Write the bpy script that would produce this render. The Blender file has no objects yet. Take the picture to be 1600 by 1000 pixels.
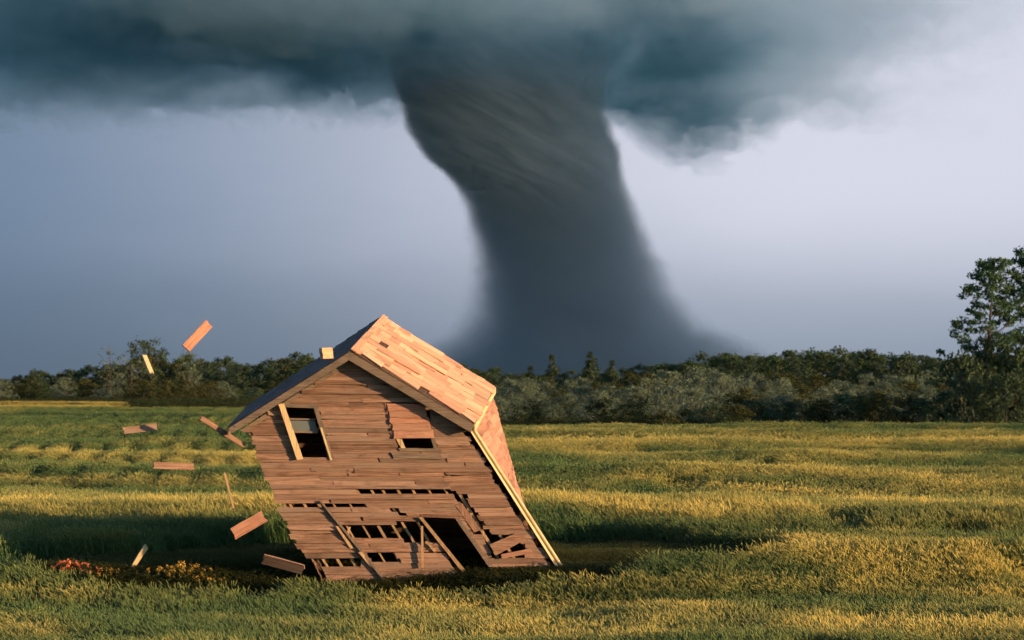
import bpy, math, random
import numpy as np
from mathutils import Vector

rnd = random.Random(7)
nr = np.random.default_rng(11)
sc = bpy.context.scene
C = sc.collection

# ------------------------------------------------------------------ camera
F = 3600.0      # focal length in photograph pixels (1600 wide)
HC = 4.48       # eye height over the farmhouse ground
HY = 590.0      # row of the horizon
cd = bpy.data.cameras.new('camera')
cam = bpy.data.objects.new('camera', cd)
C.objects.link(cam)
cam.location = (0, 0, HC)
cam.rotation_euler = (math.radians(90), 0, 0)
cd.sensor_width = 36.0
cd.lens = 36.0 * F / 1600.0
cd.shift_y = (HY - 500.0) / 1600.0
cd.dof.use_dof = True
cd.dof.focus_distance = 52.0
cd.dof.aperture_fstop = 2.0
cd.clip_start = 0.5
cd.clip_end = 30000.0
sc.camera = cam

SUN_AZ = 19.0    # degrees in front of due right (towards the viewer)
SUN_EL = 7.3
ca, sa = math.cos(math.radians(SUN_AZ)), math.sin(math.radians(SUN_AZ))
ce, se = math.cos(math.radians(SUN_EL)), math.sin(math.radians(SUN_EL))
SUN = Vector((ce * ca, -ce * sa, se))


# ------------------------------------------------------------ node helper
class X:
    """A node socket that can be used in arithmetic."""
    def __init__(s, nt, sock):
        s.nt, s.s = nt, sock

    def _m(s, op, *o, clamp=False):
        n = s.nt.nodes.new('ShaderNodeMath')
        n.operation = op
        n.use_clamp = clamp
        for i, a in enumerate((s,) + o):
            if isinstance(a, X):
                s.nt.links.new(a.s, n.inputs[i])
            else:
                n.inputs[i].default_value = float(a)
        return X(s.nt, n.outputs[0])

    def __add__(s, o): return s._m('ADD', o)
    __radd__ = __add__
    def __mul__(s, o): return s._m('MULTIPLY', o)
    __rmul__ = __mul__
    def __sub__(s, o): return s._m('SUBTRACT', o)
    def __rsub__(s, o): return (s * -1.0) + o
    def __truediv__(s, o): return s._m('DIVIDE', o)
    def __pow__(s, o): return s._m('POWER', o)
    def fn(s, op, *o): return s._m(op, *o)

    def step(s, a, b, kind='SMOOTHSTEP', lo=0.0, hi=1.0):
        n = s.nt.nodes.new('ShaderNodeMapRange')
        n.interpolation_type = kind
        s.nt.links.new(s.s, n.inputs[0])
        for i, v in ((1, a), (2, b), (3, lo), (4, hi)):
            if isinstance(v, X):
                s.nt.links.new(v.s, n.inputs[i])
            else:
                n.inputs[i].default_value = v
        return X(s.nt, n.outputs[0])

    def curve(s, pts):
        n = s.nt.nodes.new('ShaderNodeFloatCurve')
        s.nt.links.new(s.s, n.inputs['Value'])
        c = n.mapping.curves[0]
        while len(c.points) < len(pts):
            c.points.new(0.5, 0.5)
        for p, (a, b) in zip(c.points, pts):
            p.location = (a, b)
        n.mapping.update()
        return X(s.nt, n.outputs[0])


def sep(nt, sock):
    n = nt.nodes.new('ShaderNodeSeparateXYZ')
    nt.links.new(sock, n.inputs[0])
    return [X(nt, o) for o in n.outputs]


def comb(nt, *v):
    n = nt.nodes.new('ShaderNodeCombineXYZ')
    for i, a in enumerate(v):
        if isinstance(a, X):
            nt.links.new(a.s, n.inputs[i])
        else:
            n.inputs[i].default_value = a
    return n.outputs[0]


def noise(nt, vec, scale, detail=3.0, rough=0.55, dist=0.0):
    n = nt.nodes.new('ShaderNodeTexNoise')
    nt.links.new(vec, n.inputs['Vector'])
    n.inputs['Scale'].default_value = scale
    n.inputs['Detail'].default_value = detail
    n.inputs['Roughness'].default_value = rough
    n.inputs['Distortion'].default_value = dist
    return X(nt, n.outputs['Fac'])


def mixc(nt, f, a, b, mode='MIX'):
    n = nt.nodes.new('ShaderNodeMix')
    n.data_type = 'RGBA'
    n.blend_type = mode
    ins = [i for i in n.inputs if i.type == 'RGBA']
    fi = n.inputs[0]
    if isinstance(f, X):
        nt.links.new(f.s, fi)
    else:
        fi.default_value = f
    for i, v in ((0, a), (1, b)):
        if isinstance(v, (tuple, list)):
            ins[i].default_value = (*v[:3], 1)
        else:
            nt.links.new(v.s if isinstance(v, X) else v, ins[i])
    return [o for o in n.outputs if o.type == 'RGBA'][0]


# -------------------------------------------------------------- world, sun
w = bpy.data.worlds.new('World')
sc.world = w
w.use_nodes = True
nt = w.node_tree
for n in list(nt.nodes):
    nt.nodes.remove(n)
out = nt.nodes.new('ShaderNodeOutputWorld')
bg = nt.nodes.new('ShaderNodeBackground')
nt.links.new(bg.outputs[0], out.inputs[0])
sky = nt.nodes.new('ShaderNodeTexSky')
sky.sky_type = 'NISHITA'
sky.sun_disc = False
sky.sun_elevation = math.radians(SUN_EL)
sky.sun_rotation = math.atan2(SUN.x, SUN.y)
sky.air_density = 1.0
sky.dust_density = 1.0
tc = nt.nodes.new('ShaderNodeTexCoord')
dx, dy, dz = sep(nt, tc.outputs['Generated'])
cn = noise(nt, comb(nt, dx * 6.0, dy * 6.0, dz * 22.0), 1.0, 4.0, 0.5)
az = dx.fn('ARCTAN2', dy) + (cn - 0.5) * 0.05
el = dz + (cn - 0.5) * 0.018
side = az.step(-0.26, 0.14)
low = mixc(nt, side, (0.115, 0.165, 0.235), (0.29, 0.35, 0.44))
mid = mixc(nt, side, (0.180, 0.262, 0.385), (0.72, 0.74, 0.86))
storm = mixc(nt, el.step(0.0, 0.085), low, mid)
clear = mixc(nt, 1.0, sky.outputs[0], (0.105, 0.150, 0.215), 'MULTIPLY')
front = dy.step(-0.35, 0.55)
nt.links.new(mixc(nt, front, clear, storm), bg.inputs['Color'])
bg.inputs['Strength'].default_value = 0.54

sl = bpy.data.lights.new('sun', 'SUN')
sl.energy = 5.0
sl.angle = math.radians(0.6)
sl.color = (1.0, 0.60, 0.285)
so = bpy.data.objects.new('sun', sl)
C.objects.link(so)
so.rotation_euler = SUN.to_track_quat('Z', 'Y').to_euler()
so.location = (60, -20, 40)

sc.view_settings.view_transform = 'Standard'
sc.view_settings.look = 'None'
sc.view_settings.exposure = 0.80
sc.view_settings.gamma = 1.0
sc.render.engine = 'CYCLES'
sc.cycles.use_denoising = True
sc.cycles.max_bounces = 10
sc.cycles.diffuse_bounces = 2
sc.cycles.adaptive_threshold = 0.03
sc.cycles.adaptive_min_samples = 12
sc.cycles.transparent_max_bounces = 6
sc.cycles.volume_bounces = 6
sc.cycles.volume_max_steps = 256


# ---------------------------------------------------------------- helpers
def P(px, py, Y):
    """The point at depth Y seen at photograph pixel (px, py)."""
    return Vector((Y * (px - 800.0) / F, Y, HC - Y * (py - HY) / F))


def tag(o, label=None, cat=None, group=None, kind=None):
    for k, v in (('label', label), ('category', cat), ('group', group), ('kind', kind)):
        if v:
            o[k] = v
    return o


def empty(name, loc, rz=0.0):
    o = bpy.data.objects.new(name, None)
    o.empty_display_size = 0.2
    C.objects.link(o)
    o.location = loc
    o.rotation_euler = (0, 0, rz)
    return o


def link(name, me, mat, parent=None):
    if mat is not None and not me.materials:
        me.materials.append(mat)
    o = bpy.data.objects.new(name, me)
    C.objects.link(o)
    o.parent = parent
    return o


def npmesh(name, verts, faces, smooth=False):
    """verts (n,3), faces (m,k) all of one size."""
    verts = np.asarray(verts, np.float32)
    faces = np.asarray(faces, np.int32)
    me = bpy.data.meshes.new(name)
    k = faces.shape[1]
    me.vertices.add(len(verts))
    me.vertices.foreach_set('co', verts.ravel())
    me.loops.add(faces.size)
    me.loops.foreach_set('vertex_index', faces.ravel())
    me.polygons.add(len(faces))
    me.polygons.foreach_set('loop_start', np.arange(0, faces.size, k, dtype=np.int32))
    me.polygons.foreach_set('loop_total', np.full(len(faces), k, np.int32))
    if smooth:
        me.polygons.foreach_set('use_smooth', np.ones(len(faces), bool))
    me.update(calc_edges=True)
    me.validate()
    return me


def newmat(name):
    m = bpy.data.materials.new(name)
    m.use_nodes = True
    nt = m.node_tree
    for n in list(nt.nodes):
        nt.nodes.remove(n)
    o = nt.nodes.new('ShaderNodeOutputMaterial')
    return m, nt, o


def bsdf(nt, o, color, rough=0.85, spec=0.2):
    b = nt.nodes.new('ShaderNodeBsdfPrincipled')
    if isinstance(color, (tuple, list)):
        b.inputs['Base Color'].default_value = (*color[:3], 1)
    else:
        nt.links.new(color, b.inputs['Base Color'])
    b.inputs['Roughness'].default_value = rough
    b.inputs['Specular IOR Level'].default_value = spec
    nt.links.new(b.outputs[0], o.inputs['Surface'])
    return b


def wood_mat(name, dark, light, grey, var=0.5):
    """Weathered board: grain along U, each board its own tone."""
    m, nt, o = newmat(name)
    uv = nt.nodes.new('ShaderNodeUVMap')
    oi = nt.nodes.new('ShaderNodeObjectInfo')
    r = X(nt, oi.outputs['Random'])
    u, v, _ = sep(nt, uv.outputs[0])
    g = noise(nt, comb(nt, u * 1.4 + r * 37.0, v * 34.0, r * 11.0), 1.0, 4.0, 0.65, 0.4)
    g2 = noise(nt, comb(nt, u * 0.9 + r * 17.0, v * 5.0, r * 5.0), 1.0, 3.0, 0.6)
    st = noise(nt, comb(nt, u * 3.0 + r * 9.0, v * 9.0, r * 3.0), 1.0, 2.0, 0.5)
    c = mixc(nt, g.step(0.32, 0.68), dark, light)
    c = mixc(nt, (r * 7.13).fn('FRACT') * var + g2.step(0.4, 0.75) * 0.45, c, grey)
    split = noise(nt, comb(nt, u * 0.55 + r * 23.0, v * 60.0, r * 7.0), 1.0, 2.0, 0.5).step(0.66, 0.72)
    c = mixc(nt, split * 0.75, c, (0.03, 0.02, 0.016))
    bl = noise(nt, comb(nt, u * 1.1 + r * 3.0, v * 2.2 + r * 40.0, 2.0), 1.0, 4.0, 0.65).step(0.50, 0.70)
    c = mixc(nt, bl * 0.5, c, (dark[0] * 0.45, dark[1] * 0.5, dark[2] * 0.55))
    knot = st.step(0.70, 0.78)
    c = mixc(nt, knot * 0.7, c, (0.05, 0.035, 0.028))
    val = (r * 3.71).fn('FRACT').step(0, 1, 'LINEAR', 1.0 - var * 0.55, 1.0 + var * 0.35)
    c = mixc(nt, 1.0, c, comb(nt, val, val, val), 'MULTIPLY')
    b = bsdf(nt, o, c, 0.85, 0.15)
    bp = nt.nodes.new('ShaderNodeBump')
    bp.inputs['Strength'].default_value = 0.5
    bp.inputs['Distance'].default_value = 0.01
    nt.links.new(g.s, bp.inputs['Height'])
    nt.links.new(bp.outputs[0], b.inputs['Normal'])
    return m


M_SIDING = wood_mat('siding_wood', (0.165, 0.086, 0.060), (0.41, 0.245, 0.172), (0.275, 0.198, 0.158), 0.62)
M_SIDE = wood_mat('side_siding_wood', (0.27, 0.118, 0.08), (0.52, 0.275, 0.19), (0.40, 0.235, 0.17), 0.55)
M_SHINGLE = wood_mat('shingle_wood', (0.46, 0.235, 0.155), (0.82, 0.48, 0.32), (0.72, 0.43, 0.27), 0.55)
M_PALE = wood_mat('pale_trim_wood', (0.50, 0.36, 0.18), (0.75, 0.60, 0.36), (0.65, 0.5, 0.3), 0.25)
M_TRIM = wood_mat('grey_trim_wood', (0.13, 0.10, 0.08), (0.26, 0.20, 0.155), (0.21, 0.17, 0.14), 0.3)
M_STUD = wood_mat('stud_wood', (0.28, 0.18, 0.10), (0.52, 0.36, 0.22), (0.40, 0.28, 0.18), 0.4)
M_SHADED = wood_mat('shaded_slope_boards', (0.045, 0.05, 0.055), (0.10, 0.11, 0.12), (0.075, 0.085, 0.095), 0.4)  # shade of the left roof slope put into a dark board colour
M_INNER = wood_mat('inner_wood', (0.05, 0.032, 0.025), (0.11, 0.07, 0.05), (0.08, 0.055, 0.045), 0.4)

m, nt, o = newmat('chimney_brick')
g = nt.nodes.new('ShaderNodeTexCoord')
bsdf(nt, o, mixc(nt, noise(nt, g.outputs['Object'], 9.0), (0.42, 0.24, 0.15), (0.62, 0.40, 0.26)), 0.9)
M_BRICK = m
m, nt, o = newmat('window_glass')
b = bsdf(nt, o, (0.16, 0.19, 0.20), 0.12, 0.6)
M_GLASS = m


# ------------------------------------------------------- terrain functions
def sstep(a, b, x):
    t = np.clip((np.asarray(x, float) - a) / (b - a), 0, 1)
    return t * t * (3 - 2 * t)


def _hash(ix, iy, s):
    v = np.sin(ix * 127.1 + iy * 311.7 + s * 74.7) * 43758.5453
    return v - np.floor(v)


def vnoise(x, y, s=0.0):
    ix, iy = np.floor(x), np.floor(y)
    fx, fy = x - ix, y - iy
    fx, fy = fx * fx * (3 - 2 * fx), fy * fy * (3 - 2 * fy)
    a, b = _hash(ix, iy, s), _hash(ix + 1, iy, s)
    c, d = _hash(ix, iy + 1, s), _hash(ix + 1, iy + 1, s)
    return (a * (1 - fx) + b * fx) * (1 - fy) + (c * (1 - fx) + d * fx) * fy


def fbm(x, y, s=0.0):
    return 0.55 * vnoise(x, y, s) + 0.29 * vnoise(x * 2.1, y * 2.1, s + 3) + 0.16 * vnoise(x * 4.3, y * 4.3, s + 7)


def ring(x, y):
    """Distance from the middle of the trampled ring round the house; its rim is at 1."""
    wob = (vnoise(x * 0.35, y * 0.5, 5.0) - 0.5) * 0.25
    rt = sstep(0.8, 2.2, x)
    d = np.minimum(np.sqrt(((x + 1.35) / 8.2) ** 2 + ((y - 55.5 + 0.2 * rt) / (4.7 + 0.3 * rt)) ** 2),
                   np.sqrt(((x + 7.6) / 4.4) ** 2 + ((y - 52.9) / 2.9) ** 2))
    return d + wob


def clearing(x, y):
    """1 inside the trampled ring, 0 in the standing crop."""
    return 1.0 - sstep(0.93, 1.02, ring(x, y))


def ground(x, y):
    x = np.asarray(x, float)
    y = np.asarray(y, float)
    z = -(1.05 - 0.12 * sstep(1.0, 4.0, x)) * (1.0 - sstep(48.8, 52.7, y + 0.5 * np.sin(x * 0.35)))
    far = sstep(60, 90, y)
    z = z + far * (0.55 * (fbm(x * 0.03, y * 0.055, 1.0) - 0.5) + 0.34 * np.sin(y * 0.30 + x * 0.05 + 2.0 * vnoise(x * .05, y * .05, 9)))
    z = z * (1 - sstep(300, 600, y))
    z = z + 0.10 * (fbm(x * 0.25, y * 0.4, 4.0) - 0.5) * (1 - clearing(x, y))
    return z


# ----------------------------------------------------------- ground sheet
xs_t = np.linspace(-1, 1, 161)
ys = np.concatenate([np.linspace(-60, 34, 12), np.linspace(36, 110, 110), np.geomspace(112, 9000, 90)])
V = []
for yy in ys:
    half = 70 + abs(yy) * 0.75
    xx = np.sign(xs_t) * np.abs(xs_t) ** 1.6 * half
    V.append(np.stack([xx, np.full_like(xx, yy), ground(xx, np.full_like(xx, yy))], 1))
V = np.concatenate(V)
n0, n1 = len(ys), len(xs_t)
i, j = np.meshgrid(np.arange(n0 - 1), np.arange(n1 - 1), indexing='ij')
a = (i * n1 + j).ravel()
me = npmesh('ground', V, np.stack([a, a + 1, a + n1 + 1, a + n1], 1), True)
m, nt, o = newmat('field_soil')
g = nt.nodes.new('ShaderNodeTexCoord')
gx, gy, gz = sep(nt, g.outputs['Object'])
n1_ = noise(nt, comb(nt, gx * 0.05, gy * 0.09, 0.0), 1.0, 5.0, 0.6)
n2_ = noise(nt, g.outputs['Object'], 1.7, 4.0, 0.6)
c = mixc(nt, n1_.step(0.35, 0.65), (0.060, 0.090, 0.040), (0.120, 0.130, 0.060))
c = mixc(nt, n2_.step(0.45, 0.7) * 0.6, c, (0.055, 0.042, 0.026))
b = bsdf(nt, o, c, 0.95, 0.1)
bp = nt.nodes.new('ShaderNodeBump')
bp.inputs['Strength'].default_value = 0.8
bp.inputs['Distance'].default_value = 0.2
nt.links.new(n2_.s, bp.inputs['Height'])
nt.links.new(bp.outputs[0], b.inputs['Normal'])
tag(link('ground', me, m), kind='structure')


# ------------------------------------------------------------- storm cloud
def volume_mat(name, build, step=1.0, aniso=0.5):
    m, nt, o = newmat(name)
    pv = nt.nodes.new('ShaderNodeVolumePrincipled')
    pv.inputs['Anisotropy'].default_value = aniso
    nt.links.new(pv.outputs[0], o.inputs['Volume'])
    dens, col = build(nt)
    nt.links.new(dens.s, pv.inputs['Density'])
    nt.links.new(col, pv.inputs['Color'])
    try:
        m.cycles.volume_step_rate = step
    except Exception as e:
        print('step', e)
    return m


BASE = 225.0


def cloud_shader(nt):
    t = nt.nodes.new('ShaderNodeTexCoord')
    x, y, z = sep(nt, t.outputs['Object'])
    n = noise(nt, comb(nt, x * 0.0085, y * 0.0045, z * 0.020), 1.0, 3.5, 0.62, 1.2)
    big = noise(nt, comb(nt, x * 0.0040 + 4.2, y * 0.0026, z * 0.008), 1.0, 2.0, 0.5, 0.8)
    fine = noise(nt, comb(nt, x * 0.030, y * 0.012, z * 0.045 + 3.0), 1.0, 2.0, 0.6, 0.8) - 0.5
    nn = n - 0.5
    # a lowered lobe right of the funnel, a collar round the funnel
    lx, ly = (x - 140.0 + nn * 110.0 + fine * 50.0) / 66.0, (y - 1790.0) / 110.0
    lobe = (lx * lx + ly * ly).fn('MULTIPLY', -1.0).fn('EXPONENT')
    fx, fy = (x + 12.0) / 100.0, (y - 1800.0) / 110.0
    collar = (fx * fx + fy * fy).fn('MULTIPLY', -1.0).fn('EXPONENT')
    base = BASE + nn * 62.0 + fine * 52.0 + (big - 0.5) * 24.0 - lobe * 66.0 - collar * 8.0
    vert = (z - base).step(0.0, 11.0)
    top = z.step(330.0, 395.0, 'SMOOTHSTEP', 1.0, 0.0)
    edge_y = (y + nn * 110.0).step(1990.0, 2060.0, 'SMOOTHSTEP', 1.0, 0.0)
    near = (y + nn * 300.0).step(1000.0, 1150.0)
    edge_x = (x + nn * 320.0 + fine * 120.0).step(190.0, 395.0, 'SMOOTHSTEP', 1.0, 0.0)
    d = vert * top * edge_y * edge_x * near
    # the deck is heaviest left of and round the funnel, thin to the right and towards us
    hx, hy = (x + 220.0) / 215.0, (y - 1740.0) / 210.0
    heavy = (hx * hx + hy * hy).fn('MULTIPLY', -1.0).fn('EXPONENT')
    thick = 0.24 + heavy * 1.15 + (y.step(1820.0, 1990.0) * 0.7) + lobe * 0.9 + (big - 0.5) * 0.9
    d = d * thick.fn('MAXIMUM', 0.08) * (n.step(0.28, 0.66, 'SMOOTHSTEP', 0.25, 1.5)) * 0.017
    dark = heavy * 0.65 + lobe * 0.75 - x.step(60.0, 300.0) * 0.5 - y.step(1480.0, 1680.0, 'SMOOTHSTEP', 1.0, 0.0) * x.step(-330.0, -120.0) * 0.55 + (big - 0.45) * 2.2 + nn * 2.4 + fine * 1.3
    col = mixc(nt, dark.step(0.0, 1.0, 'LINEAR'), (0.84, 0.95, 0.99), (0.07, 0.36, 0.46))  # lit and shaded parts of the deck painted into its colour
    return d, col


cv = [(-820, 960), (430, 960), (470, 1500), (480, 1700), (470, 2085), (-820, 2085)]
zs = [150.0, 400.0]
V = [(x, y, z) for z in zs for x, y in cv]
k = len(cv)
me = bpy.data.meshes.new('storm_cloud')
me.from_pydata(V, [], [list(range(k))[::-1], [k + q for q in range(k)]] + [[q, (q + 1) % k, k + (q + 1) % k, k + q] for q in range(k)])
M_CLOUD = volume_mat('cloud_vapour', cloud_shader, 2.0, 0.8)
cloud = tag(link('storm_cloud', me, M_CLOUD), 'dark teal storm cloud deck spreading across the top of the sky', 'cloud')
# added unseen bank out to the right, blocking the low sun from the funnel
V, Fc = [], []
nu, nv = 40, 20
ux, uy = ca, -sa
for a in range(nv + 1):
    ph = math.pi * a / nv
    for q in range(nu):
        th = 2 * math.pi * q / nu
        k = 1.0 + 0.10 * math.sin(3 * th + 2 * ph) + 0.07 * math.sin(7 * th - 5 * ph) + 0.05 * math.sin(13 * th + 9 * ph)
        l, ww, zz = 880 * k * math.sin(ph) * math.cos(th), 270 * k * math.sin(ph) * math.sin(th), 150 * k * math.cos(ph)
        V.append((1500 * ux + l * ux - ww * uy, 1800 + 1500 * uy + l * uy + ww * ux, 275 + zz))
for a in range(nv):
    for q in range(nu):
        q2 = (q + 1) % nu
        Fc.append([a * nu + q, a * nu + q2, (a + 1) * nu + q2, (a + 1) * nu + q])
me = bpy.data.meshes.new('sun_shade_bank')
me.from_pydata(V, [], Fc)
m, nt, o = newmat('sun_shade_vapour')
pv = nt.nodes.new('ShaderNodeVolumePrincipled')
pv.inputs['Density'].default_value = 0.012
pv.inputs['Color'].default_value = (0.6, 0.8, 0.88, 1)
pv.inputs['Anisotropy'].default_value = 0.8
nt.links.new(pv.outputs[0], o.inputs['Volume'])
link('sun_shade_bank', me, m, cloud)

# ----------------------------------------------------------------- tornado
TY = 1800.0
mp = TY / F
TZ0, TZ1 = -4.0, 292.0
prof = [(598, 500, 1360), (580, 545, 1300), (540, 640, 1195), (500, 700, 1115), (450, 720, 1070), (400, 727, 1038),
        (350, 720, 1014), (300, 708, 990), (250, 664, 977), (200, 632, 960), (150, 612, 950), (100, 596, 965), (10, 560, 1010)]
TC = Vector(((880 - 800) * mp, TY, 0.0))
rows = []
for py, l, r in prof:
    rows.append((HC + (HY - py) * mp, ((l + r) / 2 - 880) * mp, (r - l) / 2 * mp))
cps = [((z - TZ0) / (TZ1 - TZ0), 0.5 + cx / 200.0) for z, cx, r in rows]
rps = [((z - TZ0) / (TZ1 - TZ0), r / 200.0) for z, cx, r in rows]


def tornado_shader(nt):
    t = nt.nodes.new('ShaderNodeTexCoord')
    x, y, z = sep(nt, t.outputs['Object'])
    h = (z - TZ0) / (TZ1 - TZ0)
    cx = (h.curve(cps) - 0.5) * 200.0
    r = h.curve(rps) * 200.0
    px = x - cx
    dist = (px * px + y * y).fn('SQRT')
    th = px.fn('ARCTAN2', y * -1.0)
    arc = th * 75.0
    s = z + arc * 0.50
    n = noise(nt, comb(nt, s * 0.12, arc * 0.019, dist * 0.03), 1.0, 4.5, 0.66, 1.1)
    n2 = noise(nt, comb(nt, px * 0.022, y * 0.022, z * 0.030 + th * 0.3), 1.0, 3.0, 0.65, 0.6)
    soft = h.step(0.02, 0.60, 'LINEAR', 0.72, 0.10)
    d = dist / r + (n - 0.5) * 0.22 + (n2 - 0.5) * h.step(0.0, 0.5, 'LINEAR', 0.6, 0.20)
    f = ((d * -1.0) + 1.0) / soft
    f = f.step(0.0, 1.0)
    foot = h.step(0.0, 0.30, 'SMOOTHSTEP', 0.55, 1.0) * h.step(0.72, 0.95, 'SMOOTHSTEP', 1.0, 0.1)
    dens = f * foot * n.step(0.3, 0.7, 'LINEAR', 0.6, 1.3) * h.step(0.3, 0.6, 'LINEAR', 0.05, 0.10)
    light = h.step(0.40, 0.62, 'SMOOTHSTEP', 0.10, 1.0) * n.step(0.38, 0.60)
    col = mixc(nt, light, (0.48, 0.565, 0.645), (0.87, 0.905, 0.985))
    return dens, col


seg = 56
V, Fc = [], []
for z, cx, r in rows:
    rr = r * 1.05 + 2.0
    for q in range(seg):
        an = 2 * math.pi * q / seg
        V.append((cx + rr * math.cos(an), rr * math.sin(an), z))
for a in range(len(rows) - 1):
    for q in range(seg):
        q2 = (q + 1) % seg
        Fc.append([a * seg + q, a * seg + q2, (a + 1) * seg + q2, (a + 1) * seg + q])
me = bpy.data.meshes.new('tornado')
me.from_pydata(V, [], Fc + [list(range(seg))[::-1], [(len(rows) - 1) * seg + q for q in range(seg)]])
M_TORN = volume_mat('tornado_dust', tornado_shader, 1.5, 0.2)
t = link('tornado', me, M_TORN)
t.location = TC
tag(t, 'huge dark grey tornado funnel reaching from cloud to horizon behind the house', 'tornado')


# -------------------------------------------------------------- farm house
R0 = Vector((-1.5, 54.0, 0.0))
house = empty('abandoned_house', R0)
tag(house, 'leaning weathered wooden house with broken siding standing in the field', 'house')

PSI, PIT = math.radians(-9.0), math.radians(10.0)
GN_ = Vector((-math.sin(PSI) * math.cos(PIT), -math.cos(PSI) * math.cos(PIT), -math.sin(PIT)))
G0 = Vector((-1.5, 52.0, 0.0))


def G(px, py, off=0.0):
    """Point of the gable plane (moved off metres to the front) seen at a photograph pixel."""
    d = Vector(((px - 800.0) / F, 1.0, -(py - HY) / F))
    o = Vector((0, 0, HC))
    return o + d * ((G0 + GN_ * off - o).dot(GN_) / d.dot(GN_))


MPP = 52.0 / F


def slab(name, M, poly, thick, mat, parent, off=0.0, off2=None, su=1.0, sv=1.0, swap=False, org=R0, axis=1):
    """A board: outline poly in the (a, b) coordinates of mapper M, extruded; off..off2 is its tilt along b (axis 1) or a (axis 0)."""
    off2 = off if off2 is None else off2
    bs = [p[axis] for p in poly]
    b0, b1 = min(bs), max(bs)
    V, UV = [], []
    for side in (0, 1):
        for a, b in poly:
            t = ((a, b)[axis] - b0) / (b1 - b0 + 1e-9)
            V.append(M(a, b, off + (off2 - off) * t - side * thick) - org)
            UV.append((b * sv, a * su) if swap else (a * su, b * sv))
    n = len(poly)
    faces = [list(range(n)), [n + q for q in range(n)][::-1]]
    for q in range(n):
        q2 = (q + 1) % n
        faces.append([q2, q, n + q, n + q2])
    me = bpy.data.meshes.new(name)
    me.from_pydata(V, [], faces)
    uvl = me.uv_layers.new(name='UVMap')
    for lp in me.loops:
        u, v = UV[lp.vertex_index]
        uvl.data[lp.index].uv = (u + (0.013 if lp.vertex_index >= n else 0), v)
    # make the normals point out
    import bmesh
    bm = bmesh.new()
    bm.from_mesh(me)
    bmesh.ops.recalc_face_normals(bm, faces=bm.faces)
    bm.to_mesh(me)
    bm.free()
    return link(name, me, mat, parent)


def ragged(x0, x1, y0, y1, j, slope=0.0, r=rnd):
    """Board outline with splintered ends; slope shifts the lower edge sideways."""
    k0, k1 = (r.gauss(0, 0.7), r.gauss(0, 0.7)) if y1 - y0 > 2 else (0, 0)
    if r.random() < 0.08:
        k1 += r.uniform(-2.2, 2.2)
    ym = y0 + (y1 - y0) * r.uniform(0.3, 0.7)
    d = slope * (y1 - y0)
    u = lambda s=1.0: r.uniform(-j, j) * s
    xm = x0 + (x1 - x0) * r.uniform(.3, .7)
    return [(x0 + u(), y0 + k0), (xm, y0 + (k0 + k1) / 2 + r.gauss(0, .35)), (x1 + u(), y0 + k1), (x1 + d * .4 + u(), ym + k1), (x1 + d + u(), y1 + k1), (xm + d, y1 + (k0 + k1) / 2 + r.gauss(0, .5)), (x0 + d + u(), y1 + k0), (x0 + d * .5 + u(), ym + k0)]


def interp(tab, y):
    for (ya, xa), (yb, xb) in zip(tab, tab[1:]):
        if ya <= y <= yb:
            return xa + (xb - xa) * (y - ya) / (yb - ya)
    return tab[0][1] if y < tab[0][0] else tab[-1][1]


LEFT = [(560, 548), (672, 374), (673, 387), (730, 405), (790, 431), (862, 467), (866, 470), (869, 487), (884, 498), (925, 512)]
RIGHT = [(560, 546), (668, 725), (895, 872), (925, 891)]
# openings: polygons in photograph pixels
HOLES = {
    'window': [(440, 636), (494, 638), (519, 718), (470, 717)],
    'panel': [(604, 630), (666, 630), (682, 703), (622, 703)],
    'slit': [(558, 765), (713, 765), (714, 771), (560, 771)],
    'hole_a': [(609, 791), (622, 790), (628, 803), (615, 801)],
    'row_gap': [(527, 821), (650, 821), (664, 839), (540, 839)],
    'gap_b': [(616, 813), (664, 813), (690, 846), (632, 846)],
    'gap_c': [(572, 860), (612, 860), (624, 881), (584, 881)],
    'slit_b': [(496, 874), (560, 874), (562, 883), (500, 883)],
    'door': [(657, 806), (714, 808), (790, 925), (733, 925)],
    'rip_a': [(709, 772), (724, 772), (760, 832), (738, 832)],
    'rip_b': [(752, 832), (806, 832), (822, 868), (768, 868)],
}


def span(poly, y):
    xs = []
    for (xa, ya), (xb, yb) in zip(poly, poly[1:] + poly[:1]):
        if (ya <= y < yb) or (yb <= y < ya):
            xs.append(xa + (xb - xa) * (y - ya) / (yb - ya))
    return (min(xs), max(xs)) if len(xs) >= 2 else None


gable = slab('gable_wall', G, [(505, 903), (868, 892), (884, 917), (512, 927)], 0.16, M_TRIM, house, -0.03, None, MPP, MPP)
gable['label'] = 'front gable wall of torn grey brown boards'

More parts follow.
